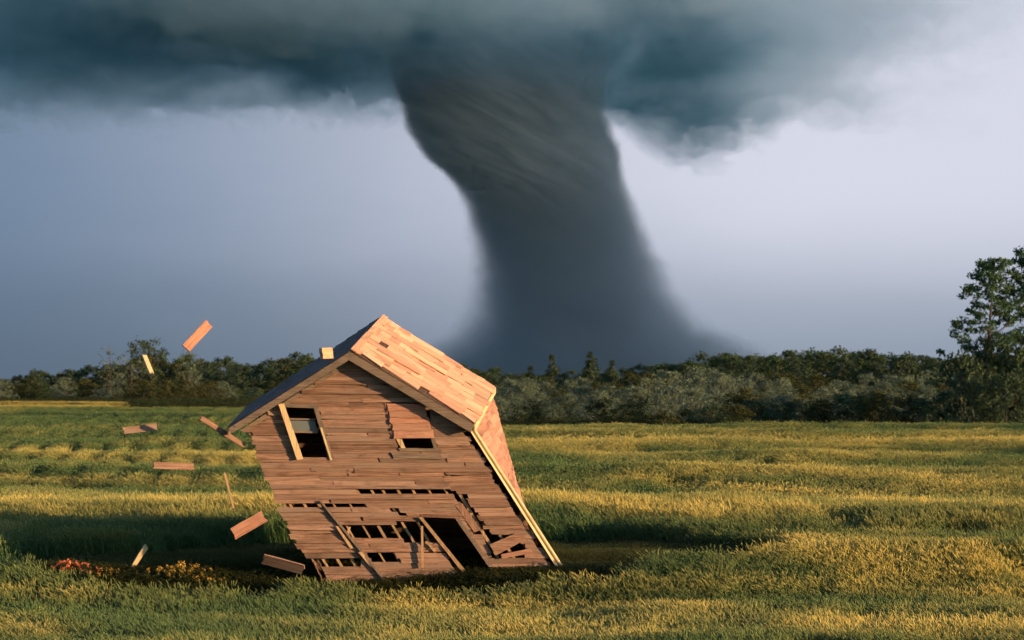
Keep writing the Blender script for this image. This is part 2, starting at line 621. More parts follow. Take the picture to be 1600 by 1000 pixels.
y = 566.0
row = 0
while y < 918:
    hgt = rnd.uniform(6.2, 7.6)
    y1 = min(y + hgt, 924)
    ym = (y + y1) / 2
    ivs = [(interp(LEFT, ym) + rnd.uniform(-3, 4), interp(RIGHT, ym) + rnd.uniform(-9, 1))]
    if y < 668:
        ivs = [(interp(LEFT, ym), interp(RIGHT, ym))]
    for nm, poly in HOLES.items():
        s = span(poly, ym)
        if not s:
            continue
        j = 3.0 if nm in ('window', 'door', 'panel') else 6.0
        h0, h1 = s[0] + rnd.uniform(-j, j) * .5, s[1] + rnd.uniform(-j, j)
        nx = []
        for a, b in ivs:
            if h1 <= a or h0 >= b:
                nx.append((a, b))
                continue
            if h0 - a > 5:
                nx.append((a, h0))
            if b - h1 > 5:
                nx.append((h1, b))
        ivs = nx
    for a, b in ivs:
        x = a
        while x < b - 2:
            ln = rnd.choice((rnd.uniform(60, 130), rnd.uniform(130, 330)))
            e = x + ln
            if b - e < 30:
                e = b
            jig = 1.6 if y > 668 else 0.6
            lift = rnd.uniform(0, 0.012) + (rnd.random() < 0.16) * rnd.uniform(0.01, 0.05)
            dy = rnd.uniform(-0.5, 0.5)
            if rnd.random() > 0.02 or y < 745:
                slab('plank', G, ragged(x + 0.3, e - 0.3, y + dy, y1 + 0.9 + dy + rnd.uniform(0, .8), jig, 0.35 if y > 640 else 0.2),
                     0.022, M_SIDING, gable, 0.004 + lift * 0.3, 0.020 + lift, MPP, MPP)
            x = e
    y = y1
    row += 1

# wall studs behind the torn boards, leaning with the house
for q in range(-5, 21):
    x0 = 400 + q * 23 + rnd.uniform(-5, 5)
    wd = rnd.uniform(3.0, 5.5)
    f = lambda yy: x0 + (yy - 700) * 0.60
    seg0 = None
    yy = 690
    while yy <= 912:
        xx = f(yy)
        ok = interp(LEFT, yy) + 6 < xx < interp(RIGHT, yy) - 10
        for nm in ('window', 'door', 'panel'):
            s = span(HOLES[nm], yy)
            if s and s[0] - 3 < xx < s[1] + 3:
                ok = False
        if ok and seg0 is None:
            seg0 = yy
        if (not ok or yy >= 910) and seg0 is not None:
            if yy - seg0 > 20:
                slab('stud', G, [(f(seg0), seg0), (f(seg0) + wd, seg0), (f(yy) + wd, yy), (f(yy), yy)], 0.07, M_STUD, gable, -0.045, -0.045, MPP, MPP, True)
            seg0 = None
        yy += 2

# boarded patch over the small window, its sill and dark opening frame
patch = slab('window_patch', G, [(601, 630), (605, 630), (617, 684), (612, 686)], 0.05, M_SIDE, house, 0.03, None, MPP, MPP, True)
for q, (ya, yb) in enumerate(((631, 641), (641.5, 651), (651.5, 661), (661.5, 672), (672.5, 684))):
    sh = (ya - 631) * 0.24
    slab('plank', G, ragged(604 + sh, 664 + sh + rnd.uniform(-2, 2), ya, yb + 1.0, 1.5, 0.2), 0.025, M_SIDE, patch, 0.035 + q * 0.002, 0.065 + q * .003, MPP, MPP)
win2 = slab('small_window', G, [(622, 700), (688, 701), (690, 706), (626, 705)], 0.08, M_TRIM, house, 0.04, None, MPP, MPP)
slab('frame', G, [(618, 684), (627, 684), (634, 701), (627, 701)], 0.06, M_PALE, win2, 0.02, None, MPP, MPP, True)
slab('frame', G, [(673, 684), (679, 684), (684, 701), (678, 701)], 0.06, M_TRIM, win2, 0.03, None, MPP, MPP, True)
slab('sill', G, [(611, 707), (688, 709), (692, 718), (615, 715)], 0.03, M_TRIM, win2, 0.05, 0.06, MPP, MPP)

# upper window: bright loose casing, sashes, one pane left
win = slab('window', G, [(438, 630), (497, 632), (499, 638), (440, 636)], 0.08, M_TRIM, house, 0.035, None, MPP, MPP)
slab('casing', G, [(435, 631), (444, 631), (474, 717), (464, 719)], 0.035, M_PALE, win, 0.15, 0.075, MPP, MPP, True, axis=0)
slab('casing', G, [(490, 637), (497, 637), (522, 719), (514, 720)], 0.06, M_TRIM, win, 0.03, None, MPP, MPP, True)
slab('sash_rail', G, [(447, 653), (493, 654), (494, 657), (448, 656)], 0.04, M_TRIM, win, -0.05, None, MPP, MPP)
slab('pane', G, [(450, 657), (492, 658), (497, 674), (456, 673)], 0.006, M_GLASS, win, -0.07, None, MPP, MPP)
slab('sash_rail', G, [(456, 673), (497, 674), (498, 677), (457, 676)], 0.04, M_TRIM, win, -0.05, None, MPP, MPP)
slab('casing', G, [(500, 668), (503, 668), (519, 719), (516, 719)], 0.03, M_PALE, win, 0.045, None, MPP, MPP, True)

# doorway: leaning jambs and head
door = slab('doorway', G, [(656, 803), (716, 805), (718, 810), (658, 808)], 0.10, M_SIDING, house, 0.03, None, MPP, MPP)
slab('jamb', G, [(654, 808), (660, 808), (733, 898), (726, 899)], 0.04, M_STUD, door, 0.09, 0.05, MPP, MPP, True, axis=0)
slab('jamb', G, [(711, 810), (718, 810), (790, 912), (782, 912)], 0.10, M_TRIM, door, 0.02, None, MPP, MPP, True)

# loose and fallen boards on the front
slab('loose_board', G, [(765, 851), (806, 833), (818, 845), (775, 868)], 0.03, M_SIDING, house, 0.07, 0.10, MPP, MPP)
slab('loose_board', G, [(783, 866), (829, 857), (833, 864), (784, 873)], 0.03, M_SIDE, house, 0.06, 0.09, MPP, MPP)
slab('loose_board', G, [(712, 790), (722, 786), (752, 828), (741, 832)], 0.03, M_SIDING, house, 0.02, 0.03, MPP, MPP, True)
slab('stick', G, [(657.5, 822), (661, 822), (662.5, 887), (659, 887)], 0.04, M_STUD, house, 0.13, 0.12, MPP, MPP, True, axis=0)
slab('stick', G, [(499, 783), (502, 782), (604, 905), (599, 907)], 0.05, M_TRIM, house, 0.09, 0.09, MPP, MPP, True)
slab('stick', G, [(524, 822), (528, 822), (552, 856), (547, 857)], 0.03, M_STUD, house, 0.11, 0.06, MPP, MPP, True, axis=0)
slab('stick', G, [(560, 863), (565, 862), (586, 885), (580, 887)], 0.03, M_STUD, house, 0.11, 0.06, MPP, MPP, True, axis=0)
slab('stick', G, [(544, 824), (548, 823), (545, 838), (541, 838)], 0.03, M_STUD, house, 0.08, 0.05, MPP, MPP, True, axis=0)
slab('stick', G, [(664, 846), (668, 845), (682, 861), (677, 862)], 0.03, M_STUD, house, 0.10, 0.05, MPP, MPP, True, axis=0)
slab('loose_board', G, [(668, 853), (690, 846), (693, 851), (670, 859)], 0.025, M_SIDING, house, 0.04, 0.06, MPP, MPP)

# corner board catching the sun
slab('corner_board', G, [(724, 668), (737, 666), (886, 896), (873, 900)], 0.05, M_PALE, house, 0.13, -0.035, MPP, MPP, True, axis=0) if False else None


def bil(a, b, c, d):
    """Patch through corners a (0,0), b (1,0), c (1,1), d (0,1); off moves along its normal."""
    n = ((b - a) + (c - d)).cross((d - a) + (c - b)).normalized()

    def M(u, v, off=0.0):
        return (a * (1 - u) + b * u) * (1 - v) + (d * (1 - u) + c * u) * v + n * off
    M.n = n
    return M


def face_to(M, want):
    return M if M.n.dot(want) > 0 else None


OH = 0.24
A = G(548, 548, OH)
D = G(741, 663, OH)
E = G(357, 669, OH)
B = P(597.5, 494, A.y + 5.0)
Cc = P(773.5, 605, D.y + 5.0)
Ee = P(389, 634, E.y + 5.3)

# side walls: front corners on the gable, back ones behind
FT, FB = G(731, 664, 0.0), G(880, 897, 0.0)
BT, BB = P(771, 622, FT.y + 4.7), P(838, 868, 57.2)
LT, LB = G(386, 668, 0.0), G(508, 915, 0.0)
LBT = P(412, 640, LT.y + 4.8)
LBB = P(545, 868, 57.4)
AP = G(547, 556, 0.0)
APB = P(592, 508, AP.y + 4.8)
MR = bil(FT, BT, BB, FB)
sgR = 1.0 if MR.n.x > 0 else -1.0
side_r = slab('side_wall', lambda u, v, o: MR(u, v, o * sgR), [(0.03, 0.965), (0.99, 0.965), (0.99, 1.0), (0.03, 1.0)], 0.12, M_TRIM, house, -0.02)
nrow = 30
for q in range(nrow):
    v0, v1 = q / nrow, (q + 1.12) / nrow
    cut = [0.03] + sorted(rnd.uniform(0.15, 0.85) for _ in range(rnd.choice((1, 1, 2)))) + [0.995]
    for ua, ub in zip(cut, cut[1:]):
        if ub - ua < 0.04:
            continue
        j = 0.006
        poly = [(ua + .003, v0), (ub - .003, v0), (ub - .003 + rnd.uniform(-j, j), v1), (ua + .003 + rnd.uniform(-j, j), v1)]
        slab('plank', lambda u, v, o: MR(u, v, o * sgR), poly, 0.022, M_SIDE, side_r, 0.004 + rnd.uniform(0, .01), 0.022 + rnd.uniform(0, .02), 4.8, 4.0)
# the tall corner board lies along the right front corner, its face turned to the sun
MC = lambda t, s, o: (FT * (1 - t) + FB * t) + GN_ * (0.035 - s) + MR.n * sgR * (0.03 + o)
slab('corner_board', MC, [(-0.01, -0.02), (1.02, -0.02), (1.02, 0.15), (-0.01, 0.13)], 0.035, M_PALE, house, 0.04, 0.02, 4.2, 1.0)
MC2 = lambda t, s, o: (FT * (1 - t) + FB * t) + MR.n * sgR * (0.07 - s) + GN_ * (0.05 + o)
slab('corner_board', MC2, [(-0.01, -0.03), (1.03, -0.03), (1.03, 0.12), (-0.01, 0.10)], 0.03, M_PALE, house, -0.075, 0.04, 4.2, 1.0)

ML = bil(LT, LBT, LBB, LB)
sgL = 1.0 if ML.n.x < 0 else -1.0
side_l = slab('side_wall', lambda u, v, o: ML(u, v, o * sgL), [(0.0, 0.96), (1.0, 0.96), (1.0, 1.0), (0.0, 1.0)], 0.12, M_TRIM, house, -0.02)
for q in range(26):
    v0, v1 = q / 26, (q + 1.15) / 26
    for ua, ub in ((0.0, rnd.uniform(.35, .6)), (0.61, 1.0)):
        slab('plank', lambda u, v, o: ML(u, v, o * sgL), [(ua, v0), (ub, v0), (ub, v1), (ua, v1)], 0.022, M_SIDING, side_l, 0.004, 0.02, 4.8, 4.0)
MB_ = bil(LBT, BT, BB, LBB)
sgB = 1.0 if MB_.n.y > 0 else -1.0
back = slab('back_wall', lambda u, v, o: MB_(u, v, o * sgB), [(0.0, 0.96), (1.0, 0.96), (1.0, 1.0), (0.0, 1.0)], 0.12, M_TRIM, house, -0.02)
for q in range(26):
    v0, v1 = q / 26, (q + 1.15) / 26
    slab('plank', lambda u, v, o: MB_(u, v, o * sgB), [(0, v0), (1, v0), (1, v1), (0, v1)], 0.022, M_SIDING, back, 0.004, 0.02, 5.2, 4.0)
MG = lambda u, v, o: (LBT * (1 - u) + BT * u) * (1 - v) + APB * v + Vector((0, 1, 0)) * o
for q in range(9):
    v0, v1 = q / 9, (q + 1.1) / 9
    slab('plank', MG, [(0, v0), (1, v0), (1, v1), (0, v1)], 0.022, M_SIDING, back, 0.01, 0.02, 5.2, 2.0)
MFl = bil(LB, FB, BB, LBB)
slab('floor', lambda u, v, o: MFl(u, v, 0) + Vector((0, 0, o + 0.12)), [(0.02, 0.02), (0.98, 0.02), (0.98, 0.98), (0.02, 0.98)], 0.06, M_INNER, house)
# upper floor keeps the inside dark
UP = 0.52
MU = bil(LT.lerp(LB, UP), FT.lerp(FB, UP), BT.lerp(BB, UP), LBT.lerp(LBB, UP))
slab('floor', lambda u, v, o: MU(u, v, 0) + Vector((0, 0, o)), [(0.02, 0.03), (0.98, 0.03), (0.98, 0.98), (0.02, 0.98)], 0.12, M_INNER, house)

# ------------------------------------------------------------------- roof
MRr = bil(A, B, Cc, D)          # u: front to back, v: ridge to eave
sg = 1.0 if MRr.n.z > 0 else -1.0
RR = lambda u, v, o: MRr(u, v, o * sg)
MRl = bil(A, B, Ee, E)
sgl = 1.0 if MRl.n.z > 0 else -1.0
RL = lambda u, v, o: MRl(u, v, o * sgl)
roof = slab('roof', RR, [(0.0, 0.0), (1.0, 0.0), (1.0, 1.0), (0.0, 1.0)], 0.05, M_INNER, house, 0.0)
LSL = (D - A).length
DEP = (B - A).length
ncol = 10
for q in range(ncol):
    u0 = q / ncol
    u1 = (q + 1) / ncol
    v = 0.0 if q else rnd.uniform(0, 0.02)
    lay = rnd.uniform(0.014, 0.022)
    while v < 0.985:
        ln = rnd.uniform(0.045, 0.12) if rnd.random() < 0.75 else rnd.uniform(0.15, 0.3)
        v2 = min(v + ln, 1.0)
        if 1.0 - v2 < 0.05:
            v2 = 1.01 + rnd.uniform(-0.02, 0.015)
        miss = rnd.random() < 0.012
        j = 0.006
        if not miss:
            poly = [(u0 + .003 + rnd.uniform(-j, j), v + .001), (u1 - .004 + rnd.uniform(-j, j) * 1.5, v + .001), (u1 - .004 + rnd.uniform(-j, j) * 1.5, v2), (u0 + .003 + rnd.uniform(-j, j), v2)]
            if q == 0 and rnd.random() < 0.4:
                poly[0] = (u0 + .05, v + .001)
            lift = lay + rnd.uniform(0, 0.010)
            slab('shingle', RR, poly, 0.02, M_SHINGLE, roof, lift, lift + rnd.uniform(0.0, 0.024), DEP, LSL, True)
        v = v2
    if q in (2, 5):     # a long warped board standing proud along the slope
        va = rnd.uniform(0.05, 0.3)
        slab('shingle', RR, [(u1 - .05, va), (u1 + .02, va + .01), (u1 + .03, va + .34), (u1 - .035, va + .36)], 0.025, M_SHINGLE, roof, 0.055, 0.075, DEP, LSL, True)
slope_l = slab('roof_slope', RL, [(0.0, 0.0), (1.0, 0.0), (1.0, 1.0), (0.0, 1.0)], 0.05, M_SHADED, house, 0.0)
for q in range(12):
    v0, v1 = q / 12, (q + 1.08) / 12
    cut = [0.0, rnd.uniform(.25, .4), rnd.uniform(.55, .75), 1.0]
    for ua, ub in zip(cut, cut[1:]):
        slab('shingle', RL, [(ua, v0), (ub - .004, v0), (ub - .004, v1), (ua, v1)], 0.02, M_SHADED, slope_l, 0.012, 0.032, DEP, LSL)
# ridge, rakes, eave boards
slab('ridge_board', lambda u, v, o: A.lerp(B, u) + MRr.n * sg * (0.055 + o) + (D - A).normalized() * v, [(-0.005, -0.02), (0.47, -0.02), (0.47, 0.13), (-0.005, 0.13)], 0.025, M_SHINGLE, roof, 0.0, 0.0, DEP, 1.0)
slab('ridge_board', lambda u, v, o: A.lerp(B, u) + MRr.n * sg * (0.05 + o) + (D - A).normalized() * v, [(0.475, -0.01), (1.0, -0.01), (1.0, 0.14), (0.475, 0.13)], 0.025, M_SHINGLE, roof, 0.0, 0.0, DEP, 1.0)
slab('rake_board', lambda a, b, o: G(a, b, OH + o), [(547, 550), (741, 664), (736, 676), (544, 562)], 0.04, M_TRIM, roof, 0.025, None, MPP, MPP)
slab('rake_board', lambda a, b, o: G(a, b, OH + o), [(546.5, 549.5), (543.5, 564), (362, 677), (357, 669)], 0.04, M_TRIM, slope_l, 0.025, None, MPP, MPP)
slab('eave_board', lambda u, v, o: D.lerp(Cc, u) + Vector((0.0, 0.0, -v)) + Vector((1, 0, 0)) * o, [(0.0, 0.0), (1.0, 0.0), (1.0, 0.14), (0.0, 0.16)], 0.03, M_PALE, roof, 0.02, None, DEP, 1.0)
slab('eave_board', lambda u, v, o: E.lerp(Ee, u) + Vector((0.0, 0.0, -v)) + Vector((-1, 0, 0)) * o, [(0.0, 0.02), (1.0, 0.02), (1.0, 0.16), (0.0, 0.16)], 0.03, M_TRIM, slope_l, 0.02, None, DEP, 1.0)
# gable trim under the rakes
slab('frieze_board', G, [(545, 563), (548, 568), (386, 673), (374, 673)], 0.03, M_TRIM, gable, 0.03, None, MPP, MPP)

# ----------------------------------------------------------- flying debris
def board(name, p0, p1, width, thick, mat, label, cat, face=None, jag=0.014, group=None):
    """A split board from p0 to p1; face is the way its broad side looks."""
    d = p1 - p0
    ln = d.length
    d.normalize()
    f = face or Vector((0.35, -1.0, 0.05))
    s = d.cross(f).normalized()
    n = s.cross(d).normalized()
    mid = (p0 + p1) / 2
    M = lambda a, b, o: mid + d * a + s * b + n * o
    h, wv = ln / 2, width / 2
    j = lambda: rnd.uniform(-jag, jag)
    poly = [(-h + j(), -wv), (-h * .3, -wv + j() * .3), (h * .4, -wv + j() * .3), (h + j(), -wv), (h + j(), -wv * .3), (h - jag + j(), wv * .3),
            (h + j(), wv), (h * .2, wv + j() * .3), (-h + j(), wv), (-h + jag + j(), wv * .2), (-h + j(), -wv * .4)]
    o = slab(name, M, poly, thick, mat, None, thick / 2, thick / 2, 1.0, 1.0, False, mid)
    o.location = mid
    return tag(o, label, cat, group)


GR = 'boards torn loose by the wind'
tow = Vector((0.75, -0.65, 0.15))
mid_ = Vector((0.30, -1.0, 0.1))
dim = Vector((0.12, -1.0, -0.1))
board('flying_board', P(290, 545, 50.3), P(327, 505, 50.7), 0.21, 0.04, M_SIDE, 'wide reddish board flying highest, tilted up to the right', 'board', Vector((0.45, -1, .2)), group=GR)
board('flying_board', P(225, 555, 51), P(237, 585, 50.8), 0.125, 0.04, M_PALE, 'short bright orange board flying nearly upright before the left treeline', 'board', tow, 0.01, group=GR)
board('flying_board', P(192, 673, 50.6), P(245, 667, 50.95), 0.15, 0.035, M_SIDING, 'short brown board flying level above the left field', 'board', Vector((0.62, -1, .2)), group=GR)
board('flying_board', P(239, 727, 50.5), P(303, 729, 51.0), 0.15, 0.035, M_SIDING, 'greyish pink board flying level, lower of the two level ones', 'board', Vector((0.5, -1, .1)), group=GR)
board('flying_board', P(314, 653, 50.3), P(382, 697, 50.9), 0.11, 0.04, M_SIDING, 'long thin board slanting down to the left wall of the house', 'board', Vector((0.35, -1, .2)), group=GR)
board('flying_stick', P(350, 737, 51), P(365, 794, 51.2), 0.04, 0.03, M_STUD, 'thin splintered stick flying upright left of the house', 'stick', mid_, 0.03, group=GR)
board('flying_board', P(363, 835, 49.0), P(413, 806, 49.35), 0.26, 0.04, M_SIDE, 'wide pinkish board flying low, slanting up toward the house', 'board', Vector((0.75, -1, .35)), 0.03, group=GR)
board('flying_board', P(411, 873, 49.8), P(474, 890, 49.8), 0.25, 0.04, M_SIDING, 'dark greyish board flying lowest beside the foot of the house', 'board', Vector((-0.35, -1, -.55)), 0.025, group=GR)
board('flying_block', P(501.5, 552.5, 49.35), P(518, 552, 49.6), 0.235, 0.09, M_SHINGLE, 'small square sunlit block flying just above the left roof edge', 'wood block', Vector((0.5, -1, .12)), 0.008, group=GR)
board('broken_stake', P(196, 903, 52.5), P(229, 853, 52.5), 0.11, 0.07, M_PALE, 'broken pale stake leaning in the weeds beside the red flowers', 'stake', Vector((0.6, -1, .3)), 0.05)

# -------------------------------------------------------------- vegetation
def leaf_mat(name, c1, c2, transl=0.3, inst=False, tip=None):
    m, nt, o = newmat(name)
    gm = nt.nodes.new('ShaderNodeNewGeometry')
    rp = X(nt, gm.outputs['Random Per Island'])
    oi = nt.nodes.new('ShaderNodeObjectInfo')
    r = X(nt, oi.outputs['Random'])
    c = mixc(nt, rp * 0.7 + r * 0.3, c1, c2)
    if inst:
        at = nt.nodes.new('ShaderNodeAttribute')
        at.attribute_type = 'INSTANCER'
        at.attribute_name = 'gold'
        c = mixc(nt, X(nt, at.outputs['Fac']), c, mixc(nt, rp, tip[0], tip[1]))
    df = nt.nodes.new('ShaderNodeBsdfDiffuse')
    tr = nt.nodes.new('ShaderNodeBsdfTranslucent')
    mx = nt.nodes.new('ShaderNodeMixShader')
    mx.inputs[0].default_value = transl
    nt.links.new(c, df.inputs[0])
    nt.links.new(c, tr.inputs[0])
    nt.links.new(df.outputs[0], mx.inputs[1])
    nt.links.new(tr.outputs[0], mx.inputs[2])
    nt.links.new(mx.outputs[0], o.inputs['Surface'])
    return m


def bark_mat(name, c1, c2):
    m, nt, o = newmat(name)
    t = nt.nodes.new('ShaderNodeTexCoord')
    bsdf(nt, o, mixc(nt, noise(nt, t.outputs['Object'], 4.0), c1, c2), 0.9, 0.1)
    return m


M_BARK = bark_mat('bark', (0.05, 0.04, 0.03), (0.12, 0.10, 0.08))
M_LGREEN = leaf_mat('leaf_green', (0.046, 0.080, 0.036), (0.085, 0.125, 0.055))
M_LDARK = leaf_mat('leaf_dark', (0.046, 0.078, 0.046), (0.080, 0.115, 0.064))
M_LOLIVE = leaf_mat('leaf_olive', (0.055, 0.068, 0.026), (0.085, 0.092, 0.038))
M_LWILLOW = leaf_mat('leaf_willow', (0.100, 0.145, 0.095), (0.185, 0.235, 0.165))
M_LTREE = leaf_mat('leaf_poplar', (0.055, 0.115, 0.060), (0.105, 0.175, 0.095))


def leaves(centres, radii, n, size, squash=0.8, rng=nr):
    """n small leaf quads spread through each clump."""
    Vs = []
    for c, rad in zip(centres, radii):
        d = rng.normal(size=(n, 3))
        d /= np.linalg.norm(d, axis=1)[:, None]
        d *= (rng.random(n) ** 0.45)[:, None] * rad
        d[:, 2] *= squash
        p = d + c
        a = rng.normal(size=(n, 3))
        a /= np.linalg.norm(a, axis=1)[:, None]
        b = np.cross(a, rng.normal(size=(n, 3)))
        b /= np.linalg.norm(b, axis=1)[:, None]
        s = size * rng.uniform(0.6, 1.3, n)[:, None]
        Vs.append(np.stack([p - a * s, p + b * s * .5, p + a * s, p - b * s * .5], 1).reshape(-1, 3))
    V = np.concatenate(Vs)
    return V, np.arange(len(V)).reshape(-1, 4)


def tube(p, q, r0, r1, k=6):
    p, q = np.array(p, float), np.array(q, float)
    d = q - p
    d /= np.linalg.norm(d)
    a = np.cross(d, (0.3, 0.9, 0.1))
    a /= np.linalg.norm(a)
    b = np.cross(d, a)
    an = np.arange(k) * 2 * math.pi / k
    ring = np.cos(an)[:, None] * a + np.sin(an)[:, None] * b
    V = np.concatenate([p + ring * r0, q + ring * r1])
    Fq = [[i, (i + 1) % k, k + (i + 1) % k, k + i] for i in range(k)]
    return V, np.array(Fq)


def tubes(lst):
    Vs, Fs, n = [], [], 0
    for t in lst:
        V, f = tube(*t)
        Vs.append(V)
        Fs.append(f + n)
        n += len(V)
    return np.concatenate(Vs), np.concatenate(Fs)


def tree_meshes(name, h, rx, z0, ncl, nl, leaf, crad, shape, seed, trunk_r=None, sparse=1.0):
    rng = np.random.default_rng(seed)
    cs, rs, limbs = [], [], []
    tr = trunk_r or h * 0.018
    bend = rng.normal(size=2) * h * 0.03
    ax = lambda z: np.array([bend[0] * (z / h) ** 2, bend[1] * (z / h) ** 2, z])
    for _ in range(ncl):
        u = rng.random()
        if shape == 'conifer':
            rr = rx * (1 - u) ** 0.8 + 0.05 * rx
        elif shape == 'umbrella':
            u = 0.55 + 0.45 * u ** 0.7 if rng.random() < 0.8 else u
            rr = rx * (0.35 + 0.65 * math.sin(min(1.0, u * 1.0) * math.pi * 0.62))
        elif shape == 'poplar':
            rr = rx * (1.05 - 0.8 * u)
        elif shape == 'shrub':
            rr = rx * math.sqrt(max(0.05, 1 - u ** 2.2))
        else:
            rr = rx * (math.sin(math.pi * (0.10 + 0.86 * u)) ** 0.7)
        an = rng.random() * 2 * math.pi
        q = (rng.random() ** 0.5) * rr
        z = z0 + u * (h - z0)
        c = ax(z) + np.array([math.cos(an) * q, math.sin(an) * q, 0])
        cs.append(c)
        rs.append(crad * rng.uniform(0.6, 1.25) * (0.65 if shape == 'conifer' and u > .7 else 1.0))
        zb = max(0.05 * h, z - q * rng.uniform(0.6, 1.1) - 0.05 * h)
        limbs.append((ax(min(zb, h * .92)), c, tr * 0.32 * (1.1 - u), tr * 0.05, 4))
    lv = leaves(np.array(cs), rs, nl, leaf, 0.75, rng)
    tk = [(ax(-0.25), ax(h * .3), tr, tr * .8, 7), (ax(h * .3), ax(h * .65), tr * .8, tr * .5, 7), (ax(h * .65), ax(h * .95), tr * .5, tr * .08, 6)]
    tv = tubes(tk + limbs[:40])
    return npmesh(name + '_trunk', *tv), npmesh(name + '_crown', *lv)


def plant(name, meshes, mat, loc, rz, s, label, cat, group=None, trunk='trunk', crown='crown'):
    r = empty(name, loc, rz)
    r.scale = s if isinstance(s, tuple) else (s, s, s)
    tm, cm = meshes
    link(trunk, tm, M_BARK, r)
    c = link(crown, cm, None, r)
    if not cm.materials:
        cm.materials.append(mat)
    c.material_slots[0].link = 'OBJECT'
    c.material_slots[0].material = mat
    return tag(r, label, cat, group)


def gz(x, y):
    return float(ground(np.array([x]), np.array([y]))[0])


def at(px, Y):
    x = Y * (px - 800.0) / F
    return Vector((x, Y, gz(x, Y)))


ROUND = [tree_meshes('broadleaf_%d' % q, 11, 5.4, 0.3, 78, 34, 0.36, 1.45, 'round', 20 + q) for q in range(4)]
CONIF = [tree_meshes('spruce_%d' % q, 11, 2.6, 0.6, 60, 22, 0.30, 0.9, 'conifer', 40 + q) for q in range(2)]
UMBR = tree_meshes('umbrella', 13, 6.0, 3.5, 40, 30, 0.32, 1.5, 'umbrella', 52)
SPARSE = tree_meshes('sparse', 11, 4.6, 2.5, 44, 9, 0.26, 1.5, 'round', 53)
SHRUB = [tree_meshes('willow_%d' % q, 4.2, 2.6, 0.2, 60, 30, 0.13, 0.62, 'shrub', 60 + q, 0.06) for q in range(4)]
BUSH = [tree_meshes('bush_%d' % q, 3.6, 2.6, 0.1, 55, 34, 0.14, 0.65, 'shrub', 70 + q, 0.07) for q in range(3)]


def tree_h(py, Y, z):
    """Height of a tree at depth Y whose top shows at row py."""
    return HC - Y * (py - HY) / F - z


# left treeline: tops read off the photograph
ltop = [(-120, 565), (0, 580), (60, 572), (110, 567), (160, 560), (200, 553), (260, 548), (320, 555), (400, 556), (450, 548), (500, 550), (600, 558), (680, 566)]
ip = lambda tab, x: interp([(a, b) for a, b in tab], x)
for q, px in enumerate(range(-140, 700, 27)):
    for dpt in (0, 1):
        pxx = px + rnd.uniform(-9, 9) + dpt * 13
        Y = 505 + dpt * 55 + rnd.uniform(-18, 18)
        loc = at(pxx, Y)
        hh = tree_h(ip(ltop, pxx) + rnd.uniform(3, 16) + (1 - dpt) * 7, Y, loc.z)
        s = hh / 11.0
        plant('treeline_tree', ROUND[(q + dpt * 2) % 4], (M_LDARK, M_LGREEN, M_LOLIVE)[rnd.choice((0, 0, 1, 1, 2))], loc, rnd.uniform(0, 6.28), (s * 1.15, s * 1.15, s),
              ('dark bushy tree in the front row of the treeline left of the tornado', 'taller dark tree in the back row of the treeline left of the tornado')[dpt], 'tree', 'dark trees of the left treeline')
loc = at(236, 470)
s = tree_h(533, 470, loc.z) / 13.0
plant('umbrella_tree', UMBR, M_LDARK, loc, 0.6, (s * .8, s * .8, s), 'flat topped dark tree standing tallest in the left treeline', 'tree')
for px, py, lab in ((172, 545, 'sparse pale tree left of the flat topped one in the treeline'), (205, 541, 'sparse thin tree touching the left side of the flat topped tree'), (300, 548, 'sparse pale tree right of the flat topped one in the treeline')):
    loc = at(px, 480)
    s = tree_h(py, 480, loc.z) / 11.0
    plant('sparse_tree', SPARSE, M_LWILLOW, loc, px * .1, (s * .8, s * .8, s), lab, 'tree')

# pale scrub in front of the left treeline
for q, px in enumerate(range(-120, 720, 19)):
    pxx = px + rnd.uniform(-8, 8)
    Y = 455 + rnd.uniform(-22, 22)
    loc = at(pxx, Y)
    hh = rnd.uniform(2.2, 4.2)
    s = hh / 4.2
    tone = rnd.choice((0, 0, 1, 2))
    plant('scrub_bush', SHRUB[q % 4], (M_LOLIVE, M_LWILLOW, M_LGREEN)[tone], loc, rnd.uniform(0, 6.28), (s * 1.5, s * 1.3, s),
          'low %s scrub bush at the foot of the left treeline' % ('olive', 'pale grey green', 'dark green')[tone], 'bush', 'low scrub before the left treeline', 'stem', 'foliage')

# middle and right treeline
rtop = [(680, 566), (740, 566), (800, 574), (840, 576), (900, 574), (1000, 566), (1060, 560), (1100, 548), (1150, 546), (1200, 549), (1260, 543), (1300, 541), (1380, 544), (1480, 549), (1560, 548), (1800, 545)]
for q, px in enumerate(range(700, 1780, 26)):
    for dpt in (0, 1):
        pxx = px + rnd.uniform(-9, 9) + dpt * 13
        Y = 560 + dpt * 50 + rnd.uniform(-18, 18)
        loc = at(pxx, Y)
        hh = tree_h(ip(rtop, pxx) + rnd.uniform(5, 14) + (1 - dpt) * 5, Y, loc.z)
        s = hh / 11.0
        left = pxx < 1010
        plant('treeline_tree', ROUND[(q + dpt * 2 + 1) % 4], (M_LDARK, M_LGREEN)[rnd.random() < 0.45], loc, rnd.uniform(0, 6.28), (s * 1.2, s * 1.2, s),
              (('low dark tree in front at the foot of the tornado', 'low dark tree behind at the foot of the tornado') if left else ('dark tree in the front row of the distant right treeline', 'dark tree in the back row of the distant right treeline'))[dpt], 'tree',
              'low trees below the tornado' if left else 'dark trees of the right treeline')
for px, py, lab in ((862, 555, 'pointed dark conifer left of its pair below the tornado'), (925, 550, 'pointed dark conifer right of its pair below the tornado'), (828, 572, 'small pointed conifer nearest the house roof'), (958, 563, 'broad dark conifer just right of the tall pointed pair')):
    loc = at(px, 480)
    s = tree_h(py, 480, loc.z) / 11.0
    plant('conifer_tree', CONIF[px % 2], M_LDARK, loc, px * .3, (s * 1.15, s * 1.15, s), lab, 'tree')

